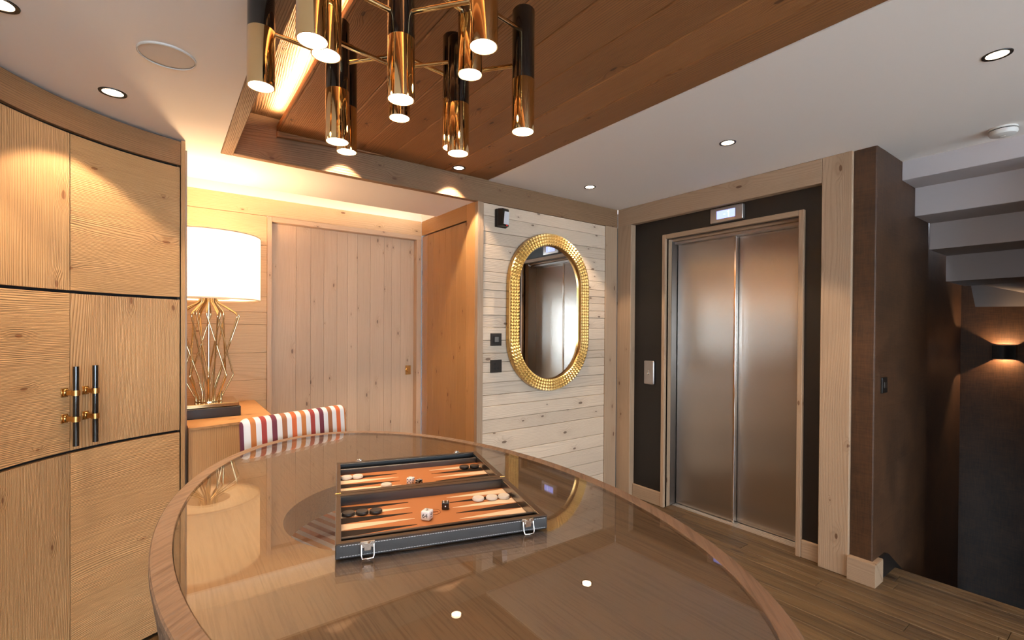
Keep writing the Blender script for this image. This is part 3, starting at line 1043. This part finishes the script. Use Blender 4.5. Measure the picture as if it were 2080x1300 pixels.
for r_ in rows_r:
    w_ = .0205
    def stud(px, pz, tx, tz):
        nx, nz = tz, -tx
        c = [(px + tx * a * .5 + nx * b * .5, -.046, pz + tz * a * .5 + nz * b * .5) for a, b in ((-wt, -w_), (wt, -w_), (wt, w_), (-wt, w_))]
        vs = [sb_.bm.verts.new(p) for p in c]
        ap = sb_.bm.verts.new((px, -.060, pz))
        for i in range(4):
            sb_.bm.faces.new((vs[i], vs[(i + 1) % 4], ap))
    wt = PI * r_ / na * .97
    for i in range(na):
        for base, sg in ((0, 1), (PI, -1)):
            a = base + PI * (i + .5) / na
            stud(r_ * math.cos(a), sg * HS + r_ * math.sin(a), -math.sin(a), math.cos(a))
    wt = 2 * HS / ns * .97
    for i in range(ns):
        for sg in (1, -1):
            stud(sg * r_, -HS + 2 * HS * (i + .5) / ns, 0, 1)
M['stud'] = plain('gold_studs', (242, 214, 154), .36, 1.0)
tag(sb_.build('studs', M['stud'], mr), kind='stuff')

# ------------------------------------------------------------------ wall fittings
sw = thing('light_switch', 'bronze wall switch with grey rocker left of the mirror', 'switch', (1.857, YM, 1.306))
box('plate', (-.044, -.008, -.043), (.044, .003, .043), M['bronze'], sw, None, .001)
box('rocker_frame', (-.024, -.0095, -.023), (.024, -.007, .023), M['bronze2'], sw)
box('rocker', (-.016, -.013, -.018), (.018, -.009, .018), M['greykey'], sw, None, .001)
so = thing('wall_socket', 'bronze three hole socket plate below the switch', 'socket', (1.858, YM, 1.122))
box('plate', (-.0455, -.008, -.044), (.0455, .003, .044), M['bronze'], so, None, .001)
for (px_, pz_) in ((-.012, .016), (-.012, -.016), (.016, -.015)):
    MB().lathe([(.0085, 0), (.0085, .0015), (0, .0015)], n=18, mat=Matrix.Translation((px_, -.0078, pz_)) @ Matrix.Rotation(R(90), 4, 'X')).build('socket_hole', M['bronze2'], so)

md = thing('motion_sensor', 'black motion sensor with white lens high on the plank wall', 'sensor', (1.888, YM, 2.142))
Mx = Matrix.Rotation(R(20), 4, 'Z')
MB().box((-.046, -.018, -.062), (.046, .003, .062), .004).build('back_box', M['bronze2'], md)
mm = MB()
mm.prism([(-.040, -.016), (-.040, -.035), (-.020, -.060), (.036, -.052), (.044, -.016)], -.058, .060)
mm.build('housing', M['bronze2'], md)
ln = MB()
A_ = [Vector((-.014, -.0625, -.046)), Vector((.034, -.0555, -.046)), Vector((.040, -.0525, .042)), Vector((-.004, -.0600, .042))]
vs = [ln.bm.verts.new(p) for p in A_]; vt = [ln.bm.verts.new(p + Vector((.002, .008, 0))) for p in A_]
ln.bm.faces.new(vs); ln.bm.faces.new(vt[::-1])
for i in range(4):
    ln.bm.faces.new((vs[i], vt[i], vt[(i + 1) % 4], vs[(i + 1) % 4]))
ln.build('lens', M['pir'], md)
box('indicator', (.012, -.058, -.056), (.022, -.052, -.049), M['red'], md)

s2 = thing('stair_switch', 'small dark switch on the brown stair wall', 'switch', (3.256, WS, 1.079))
box('plate', (-.044, -.008, -.044), (.044, 0.002, .044), M['bronze2'], s2, None, .001)
box('rocker', (-.016, -.011, -.016), (.016, -.007, .016), M['bronze'], s2, None, .001)

sp = thing('ceiling_speaker', 'round white speaker grille in the lower ceiling near the cabinet', 'speaker', (.013, 1.872, ZL))
MB().lathe([(.078, .001), (.078, -.004), (.075, -.006), (.073, -.004)], n=56, cap0=False, cap1=False).build('rim', M['whiteplastic'], sp, smooth=40)
MB().lathe([(.0735, -.002), (.04, -.0035), (0, -.004)], n=56, cap0=True).build('grille', M['speaker'], sp, smooth=40)

sd = thing('smoke_detector', 'white round smoke detector on the ceiling by the stair', 'smoke detector', (3.345, .463, ZC))
SR = .052
MB().lathe([(SR, 0), (SR, -.008), (SR - .003, -.008)], n=40).build('base_plate', M['whiteplastic'], sd, smooth=40)
MB().lathe([(SR - .006, -.008), (SR - .006, -.013)], n=40).build('smoke_slot', M['bronze2'], sd, smooth=40)
MB().lathe([(SR, -.013), (SR + .001, -.024), (SR - .004, -.034), (.03, -.040), (0, -.041)], n=40).build('cover', M['whiteplastic'], sd, smooth=40)
MB().lathe([(.012, -.0395), (.011, -.043), (0, -.043)], n=16).build('test_button', M['speaker'], sd, smooth=40)

# ------------------------------------------------------------------ recessed spots
def downlight(x, y, z, label, power=P_SPOT, col=WARM2, ang=92):
    t = thing('downlight', label, 'downlight', (x, y, z), 0, 'recessed black ringed downlights')
    MB().lathe([(.031, .004), (.031, -.002), (.041, -.003), (.042, 0), (.042, .004)], n=40, cap0=False, cap1=False).build('trim_ring', M['trimring'], t, smooth=40)
    MB().lathe([(.0312, .0), (0, .0)], n=40, cap0=False).build('lens', M['led'], t)
    light('downlight_lamp', 'SPOT', (x, y, z - .006), power, col, (0, 0, -1), spot_size=R(ang), spot_blend=.25, shadow_soft_size=.012)
    return t

downlight(-.146, 2.287, ZL, 'downlight in the lower ceiling right above the curved cabinet')
downlight(-.352, 1.843, ZL, 'downlight at the far upper left corner of the photo')
downlight(1.502, 2.615, 2.39, 'downlight in the brown boarded ceiling panel', 36)
downlight(2.437, 2.393, ZC, 'white ceiling downlight nearest the mirror', 36)
downlight(2.446, 1.380, ZC, 'middle downlight in the white ceiling before the lift', 36)
downlight(2.442, .356, ZC, 'downlight in the white ceiling at the upper right of the photo', 36)
downlight(.815, 2.615, 2.39, 'downlight in the boarded panel hidden behind the chandelier tubes')
for (xx, yy, zz) in ((2.44, -.66, ZC), (-.35, .6, ZL), (2.44, -1.7, ZC), (-.2, -.9, ZL), (1.2, -1.2, 2.39), (2.44, -2.7, ZC), (1.2, -2.4, 2.39)):  # extra spots without fixtures, out of view, added to brighten the room
    light('downlight_lamp', 'SPOT', (xx, yy, zz - .006), P_SPOT, WARM2, (0, 0, -1), spot_size=R(92), spot_blend=.25, shadow_soft_size=.012)

# ------------------------------------------------------------------ chandelier of tubes
def ray(x, y):
    return rt2 * (x - CX_PX) - up2 * (y - CY_PX) + fw * F_PX
def at_depth(x, y, dep):
    return Vector((0, 0, 1.38)) + ray(x, y) / F_PX * dep
def at_z(x, y, z):
    d = ray(x, y); return Vector((0, 0, 1.38)) + d * ((z - 1.38) / d.z)
RT = .0325
tubes = dict(A=(530.2, 176.5, 1.24), B=(634.5, 83.4, 1.02), C=(662.5, 113.0, 1.09), D=(685.2, 288.3, 1.39), E=(704.2, 309, 1.60),
             F=(814.3, 202.7, 1.165), G=(811.4, 240.3, 1.50), H=(955, 152, 1.27), I=(982, 95.5, 1.085), J=(919.6, 300.8, 1.50),
             K=(930.4, 312.2, 1.45), L=(1062.1, 268, 1.375))
ch = thing('chandelier', 'modern chandelier of black and brass tubes joined by brass rods', 'chandelier', (.55, 1.2, 2.387))
base = Vector((.55, 1.2, 2.387))
TP = {}
proto = None
def make_tube(p):
    t = MB()
    t.lathe([(RT, .145), (RT, .345), (RT - .003, .349), (0, .349)], n=40).build('tube', M['blackgloss'], ch, smooth=40)
    o = COL.objects[-1] if False else bpy.context.scene.objects[-1] if False else None
    return o
first = None
for k, (px_, py_, dep) in tubes.items():
    p = at_depth(px_, py_, dep)
    TP[k] = p
    if first is None:
        t_o = MB().lathe([(RT, .146), (RT, .345), (RT - .003, .349), (0, .349)], n=44).build('tube', M['blackgloss'], ch, smooth=40)
        g_o = MB().lathe([(RT - .0022, .012), (RT - .0022, .0), (RT + .0004, .0), (RT + .0004, .146), (RT, .1465)], n=44, cap0=False, cap1=False).build('brass_sleeve', M['gold'], t_o, smooth=40)
        l_o = MB().lathe([(RT - .0024, .006), (0, .006)], n=44, cap0=False).build('lens', M['tubelens'], t_o)
        first = t_o
    else:
        t_o = copy_tree(first, ch)
    t_o.location = p - base
    light('tube_lamp', 'SPOT', (p.x, p.y, p.z + .003), P_TUBE, WARM2, (0, 0, -1), spot_size=R(110), spot_blend=.5, shadow_soft_size=.025)
def axis_at(k, y):
    """height on the axis of tube k that is seen at pixel row y"""
    px_, py_, dep = tubes[k]
    return at_depth(px_, y, dep)
def on_axis(k, y):
    p = axis_at(k, y); return Vector((TP[k].x, TP[k].y, p.z))
rods = [(on_axis('A', 60), on_axis('D', 119)),
        (on_axis('C', 75), on_axis('G', 141)),
        (on_axis('D', 131), on_axis('G', 112)),
        (on_axis('G', 138), on_axis('K', 125)),
        (on_axis('G', 112), on_axis('J', 159)),
        (on_axis('K', 151), on_axis('L', 131)),
        (on_axis('I', 14), on_axis('L', 66)),
        (on_axis('B', -56), on_axis('F', 33)),
        (on_axis('F', 29), on_axis('I', -2)),
        (on_axis('H', 34), on_axis('F', -22) + Vector((-.06, -.05, .02))),
        (on_axis('E', 175), on_axis('D', 150))]
for a, b in rods:
    MB().tube([a - base, b - base], .0062, 12).build('rod', M['gold'], ch, smooth=60)
MB().lathe([(0, 0), (.11, 0), (.11, -.022), (.105, -.025), (0, -.025)], c=(0, -.05, 0), n=48).build('canopy', M['gold'], ch, smooth=40)
for k in ('F', 'B', 'I'):
    p = TP[k] - base
    MB().tube([(p.x, p.y, p.z + .345), (p.x * .3, -.05 + (p.y + .05) * .3, -.02)], .004, 10).build('stay', M['gold'], ch, smooth=60)

# ------------------------------------------------------------------ bar table
TZ = .982
TC = Vector((.461, 1.027)); TA, TB = .445, .811
tb = thing('bar_table', 'high oval smoked oak bar table with glass top', 'table', (TC.x, TC.y, 0))
NE = 128
def ell(a, b, z, n=NE, c=(0, 0)):
    return [(c[0] + a * math.cos(2 * PI * i / n), c[1] + b * math.sin(2 * PI * i / n), z) for i in range(n)]
HOLE_C = (-.005, .0)
HA, HB = .258, .235
def ringmesh(loops):
    mb = MB(); mb.loops(loops, closed_v=True); return mb
ringmesh([ell(TA - .001, TB - .001, TZ - .0066), ell(HA, HB, TZ - .0066, c=HOLE_C), ell(HA, HB, TZ - .070, c=HOLE_C), ell(TA - .001, TB - .001, TZ - .070)]).build('tabletop', M['table'], tb, 'Y', smooth=30)
def rim_g(co):
    a = math.atan2(co.y / TB, co.x / TA)
    return (co.x * .6 + co.y * .6, co.x * .7 - co.y * .7, co.z)
ringmesh([ell(TA + .0008, TB + .0008, TZ - .0165), ell(TA + .0008, TB + .0008, TZ - .001), ell(TA + .0018, TB + .0018, TZ), ell(TA + .032, TB + .032, TZ),
          ell(TA + .0345, TB + .0345, TZ - .0025), ell(TA + .0345, TB + .0345, TZ - .014), ell(TA + .034, TB + .034, TZ - .0165)]).build('rim', M['rim'], tb, gfun=rim_g, smooth=35)
def apron_g(co):
    return (math.atan2(co.y / TB, co.x / TA) * .65, 0, co.z)
ringmesh([ell(TA + .0335, TB + .0335, TZ - .017), ell(TA + .02, TB + .02, TZ - .115), ell(TA + .0, TB + .0, TZ - .115), ell(TA + .0, TB + .0, TZ - .081), ell(TA + .0012, TB + .0012, TZ - .017)]).build('apron', M['chevron'], tb, gfun=apron_g, smooth=35)
gm = MB()
lo, hi = ell(TA, TB, TZ - .006), ell(TA, TB, TZ)
va_ = [gm.bm.verts.new(p) for p in lo]; vb_ = [gm.bm.verts.new(p) for p in hi]
gm.bm.faces.new(va_[::-1]); gm.bm.faces.new(vb_)
for i in range(NE):
    j = (i + 1) % NE
    gm.bm.faces.new((va_[i], va_[j], vb_[j], vb_[i]))
gm.build('glass_top', M['tableglass'], tb)
for sx in (-1, 1):
    for sy in (-1, 1):
        MB().tube([(sx * .35, sy * .36, TZ - .072), (sx * .37, sy * .40, 0.0)], [.042, .026], 20).build('leg', M['rim'], tb, 'Z', smooth=50)

# ------------------------------------------------------------------ bar stool (origin under the seat centre)
stl = thing('bar_stool', 'bar stool upholstered in white and orange stripes behind the table', 'stool', (.509, 1.730, 0), R(198.97))
def cushion(a, b, bev, seg=4, name='seat', sub=None):
    return MB().box(a, b, bev, seg=seg)
bkm = MB().box((-.213, -.263, .72), (.213, -.213, 1.055), .024, seg=5)
for v in bkm.bm.verts:      # lean back a little, gentle crown
    t_ = (v.co.z - .72) / .335
    v.co.y -= .03 * t_
bkm.build('backrest', M['stripes'], stl, smooth=60)
MB().box((-.206, -.23, .62), (.206, .22, .71), .022, seg=4).build('seat', M['stripes'], stl, smooth=60)
for sx in (-1, 1):
    for sy in (-1, 1):
        MB().box((sx * .18 - .016, sy * .18 - .016, 0), (sx * .18 + .016, sy * .18 + .016, .63), .003).build('leg', M['rim'], stl, 'Z')
for sx in (-1, 1):
    box('stretcher', (sx * .18 - .01, -.165, .2), (sx * .18 + .01, .165, .225), M['rim'], stl, 'Y', .002)
box('footrest', (-.165, .17, .24), (.165, .19, .27), M['brass'], stl, None, .003)

# ------------------------------------------------------------------ backgammon set
BX = Vector((.238, .828, TZ))
BANG = math.atan2(-.282, .959)
bg_ = thing('backgammon_case', 'open black leather backgammon case with tan playing field on the table', 'board game', BX, BANG)
W_, D_ = .396, .2625
Hh = .028
ZF = .006
def half(y0, flip):
    """one half of the case; flip=True for the far half (hinge at its near side)"""
    def Y(v):
        return y0 + (D_ - v if flip else v)
    def yb(a, b):
        lo_, hi_ = sorted((Y(a), Y(b))); return lo_, hi_
    mb = MB()
    mb.box((0, y0 + .0004, .0008), (W_, y0 + D_ - .0004, .005), .0015)
    for a, b in ((.0, .012), (D_ - .0165, D_ - .0004)):
        l_, h_ = yb(a, b)
        mb.box((0, l_ + .0002, .003), (W_, h_ - .0002, Hh - .0012), .0018)
    for a, b in ((.0, .0098), (W_ - .0125, W_)):
        mb.box((a, y0 + .0006, .003), (b, y0 + D_ - .0006, Hh - .0012), .0018)
    o = mb.build('case_half', M['leather'], bg_)
    l_, h_ = yb(.040, .047)
    box('divider', (.0098, l_, .004), (W_ - .0125, h_, .0205), M['leather'], o, None, .0012)
    # stitched brown rim on top of the walls
    rm = MB()
    for a, b in ((.0008, .0114), (D_ - .0158, D_ - .001)):
        l_, h_ = yb(a, b)
        rm.box((.0006, l_, Hh - .0014), (W_ - .0006, h_, Hh))
    for a, b in ((.0008, .0092), (W_ - .0118, W_ - .0008)):
        rm.box((a, y0 + .011, Hh - .0014), (b, y0 + D_ - .011, Hh - .0001))
    rm.build('rim', M['leatherrim'], o)
    l_, h_ = yb(.047, D_ - .0165)
    box('playing_field', (.0098, l_, .004), (W_ - .0125, h_, ZF), M['tan'], o)
    return o
front = half(0, False)
back = half(D_ + .0006, True)
def point(xa, xb, yc, mat):
    mb = MB()
    mb.prism([(xa, yc - .0148), (xb, yc - .0006), (xb, yc + .0006), (xa, yc + .0148)] if xb > xa else
             [(xa, yc + .0148), (xb, yc + .0006), (xb, yc - .0006), (xa, yc - .0148)], ZF, ZF + .0005)
    return mb.build('point', mat, bg_)
for i in range(6):
    cw, cb = M['cream'], M['darkpoint']
    y_ = .2215 - .0322 * i
    point(.0102, .153, y_, cb if i % 2 == 0 else cw)
    point(.3825, .240, y_, cw if i % 2 == 0 else cb)
    y_ = .4455 - .0322 * i
    point(.0102, .153, y_, cb if i % 2 == 0 else cw)
    point(.3825, .240, y_, cw if i % 2 == 0 else cb)
# stitching on the outer near side: two rows of short threads
stt = MB()
for z_ in (.0045, .0232):
    x_ = .008
    while x_ < W_ - .008:
        stt.box((x_, -.0005, z_), (x_ + .0034, .0003, z_ + .0008))
        x_ += .0048
for side in (-.0003, W_ - .0003):
    y_ = .006
    while y_ < 2 * D_ - .006:
        stt.box((side, y_, .0232), (side + .0006, y_ + .0034, .024))
        y_ += .0048
tag(stt.build('stitching', M['thread'], bg_), kind='stuff')
# emblem stamped in the field
eb = MB()
ec = (.196, .146)
eb.tube([(ec[0] + .0150 * math.cos(a), ec[1] + .0150 * math.sin(a), ZF + .0004) for a in [2 * PI * i / 36 for i in range(36)]], .0005, 6, closed=True)
for k_, (r_, a0, a1, ox, oy) in enumerate(((.010, .3, 2.9, 0, -.003), (.007, .2, 2.6, .002, -.005), (.009, 3.6, 5.6, .0, .004), (.006, 3.4, 5.9, .002, .003))):
    eb.tube([(ec[0] + ox + r_ * math.cos(a0 + (a1 - a0) * i / 12), ec[1] + oy + r_ * .7 * math.sin(a0 + (a1 - a0) * i / 12), ZF + .0004) for i in range(13)], .0006, 6)
eb.build('emblem', M['emboss'], bg_)
# latches
for x_ in (.053, .353):
    la = MB()
    la.box((-.0125, -.0035, .0165), (.0125, -.0002, .0275), .0008)
    la.box((-.0065, -.006, .012), (.0065, -.003, .0262), .0012)
    o = la.build('latch', M['chrome'], bg_, smooth=40)
    o.location = (x_, 0, 0)
    lb = MB()
    lb.tube([(-.0105, -.004, .0225), (-.0105, -.0085, .006), (-.009, -.0105, .0012), (0, -.0125, .0016), (.009, -.0105, .0012), (.0105, -.0085, .006), (.0105, -.004, .0225)], .0016, 8)
    lb.build('bail', M['chrome'], o, smooth=50)
for x_ in (.06, .337):
    la = MB()
    la.box((-.011, -.002, .006), (.011, .003, .0285), .0006)
    la.box((-.006, -.0005, .0285), (.006, .003, .0315), .0006)
    o = la.build('latch', M['chrome'], bg_, smooth=40)
    o.location = (x_, 2 * D_ + .0035, 0)
for x_ in (.004, W_ - .006):
    MB().tube([(x_ - .006, D_, Hh + .0006), (x_ + .006, D_, Hh + .0006)], .0016, 8).build('hinge', M['brass'], bg_, smooth=50)

Rz = Matrix.Rotation(BANG, 4, 'Z')
def bpos(x_, y_, z_):
    return BX + (Rz @ Vector((x_, y_, z_)))
ck = None
def checker(x_, y_, mat, label, group):
    z0 = ZF + .0006
    o = MB().lathe([(.0115, 0), (.0132, .0012), (.0136, .0035), (.0132, .0058), (.0122, .007), (.0105, .0066), (0, .0066)], n=32).build('checker', mat, None, smooth=35)
    o.location = bpos(x_, y_, z0)
    tag(o, label, 'checker', group)
for (x_, y_), lb_ in zip(((.0245, .185), (.052, .184), (.0795, .181)), ('black checker against the left wall of the near case half', 'middle one of three black checkers in the near case half', 'black checker nearest the dice in the near left row')):
    checker(x_, y_, M['chkblack'], lb_, 'black backgammon checkers')
for (x_, y_), lb_ in zip(((.305, .182), (.3365, .179), (.365, .177)), ('white checker nearest the black dice in the near case half', 'middle one of three white checkers in the near case half', 'white checker against the right wall of the near case half')):
    checker(x_, y_, M['chkwhite'], lb_, 'white backgammon checkers')
for (x_, y_), lb_ in zip(((.0245, .440), (.052, .439), (.116, .346)), ('white checker in the far left corner of the case', 'white checker beside the far left corner one', 'single white checker lying apart near the hinge')):
    checker(x_, y_, M['chkwhite'], lb_, 'white backgammon checkers')
for (x_, y_), lb_ in zip(((.336, .434), (.365, .432)), ('black checker at far right, the left one of the pair', 'black checker at far right, against the case wall')):
    checker(x_, y_, M['chkblack'], lb_, 'black backgammon checkers')

def dice(x_, y_, s_, rot, mat, pip, label, faces):
    t = thing('dice', label, 'dice', bpos(x_, y_, ZF + .0006), BANG + rot, 'dice of the backgammon set')
    MB().box((-s_ / 2, -s_ / 2, 0), (s_ / 2, s_ / 2, s_), s_ * .12, seg=3).build('body', mat, t, smooth=50)
    pm = MB()
    pats = {1: [(0, 0)], 2: [(-1, -1), (1, 1)], 4: [(-1, -1), (1, 1), (-1, 1), (1, -1)], 5: [(-1, -1), (1, 1), (-1, 1), (1, -1), (0, 0)], 6: [(-1, -1), (-1, 0), (-1, 1), (1, -1), (1, 0), (1, 1)], 3: [(-1, -1), (0, 0), (1, 1)]}
    c_ = Vector((0, 0, s_ / 2))
    for face, num in faces.items():
        Q = {'front': Matrix.Rotation(R(90), 4, 'X'), 'right': Matrix.Rotation(R(90), 4, 'Z') @ Matrix.Rotation(R(90), 4, 'X'), 'top': Matrix.Identity(4), 'left': Matrix.Rotation(R(-90), 4, 'Z') @ Matrix.Rotation(R(90), 4, 'X')}[face]
        for (u, v) in pats[num]:
            mt_ = Matrix.Translation(c_) @ Q @ Matrix.Translation((u * s_ * .25, v * s_ * .25, s_ / 2 - .0001))
            pm.lathe([(s_ * .095, 0), (s_ * .09, .0003), (0, .0003)], n=10, mat=mt_)
    tag(pm.build('pips', pip, t), kind='stuff')
    return t
dice(.176, .3505, .0155, -R(37), M['dicew'], M['pipblue'], 'white dice showing five in the far case half', {'front': 5, 'top': 2, 'right': 3, 'left': 4})
dice(.194, .331, .0135, R(35), M['diceb'], M['pipwhite'], 'black dice half hidden behind the hinge walls', {'front': 3, 'top': 6, 'right': 2, 'left': 4})
dice(.2235, .1555, .0155, -R(12), M['diceb'], M['pipwhite'], 'black dice showing one in the near case half', {'front': 1, 'top': 4, 'right': 3, 'left': 2})

dc = thing('doubling_cube', 'white doubling cube numbered 64 beside the embossed emblem', 'doubling cube', bpos(.176, .1115, ZF + .0006), BANG - R(37))
s_ = .0195
MB().box((-s_ / 2, -s_ / 2, 0), (s_ / 2, s_ / 2, s_), s_ * .14, seg=3).build('body', M['dicew'], dc, smooth=50)
def text_part(txt, size, mat, parent, mtx, name='number'):
    cu = bpy.data.curves.new(name, 'FONT')
    cu.body = txt; cu.size = size; cu.align_x = 'CENTER'; cu.align_y = 'CENTER'; cu.extrude = .0001
    cu.materials.append(mat)
    tmp = bpy.data.objects.new(name, cu)
    COL.objects.link(tmp)
    me = bpy.data.meshes.new_from_object(tmp.evaluated_get(bpy.context.evaluated_depsgraph_get()))
    bpy.data.objects.remove(tmp)
    bpy.data.curves.remove(cu)
    me.name = name
    o = bpy.data.objects.new(name, me)
    COL.objects.link(o)
    o.parent = parent
    o.matrix_local = mtx
    return o
cc_ = Matrix.Translation((0, 0, s_ / 2))
off_ = Matrix.Translation((0, 0, s_ / 2 + .0001))
text_part('64', .0125, M['ink'], dc, cc_ @ Matrix.Rotation(R(90), 4, 'X') @ off_)
text_part('16', .0115, M['ink'], dc, cc_ @ Matrix.Rotation(R(90), 4, 'Z') @ Matrix.Rotation(R(90), 4, 'X') @ Matrix.Rotation(R(90), 4, 'Z') @ off_)
text_part('2', .0125, M['ink'], dc, cc_ @ Matrix.Rotation(R(20), 4, 'Z') @ off_)
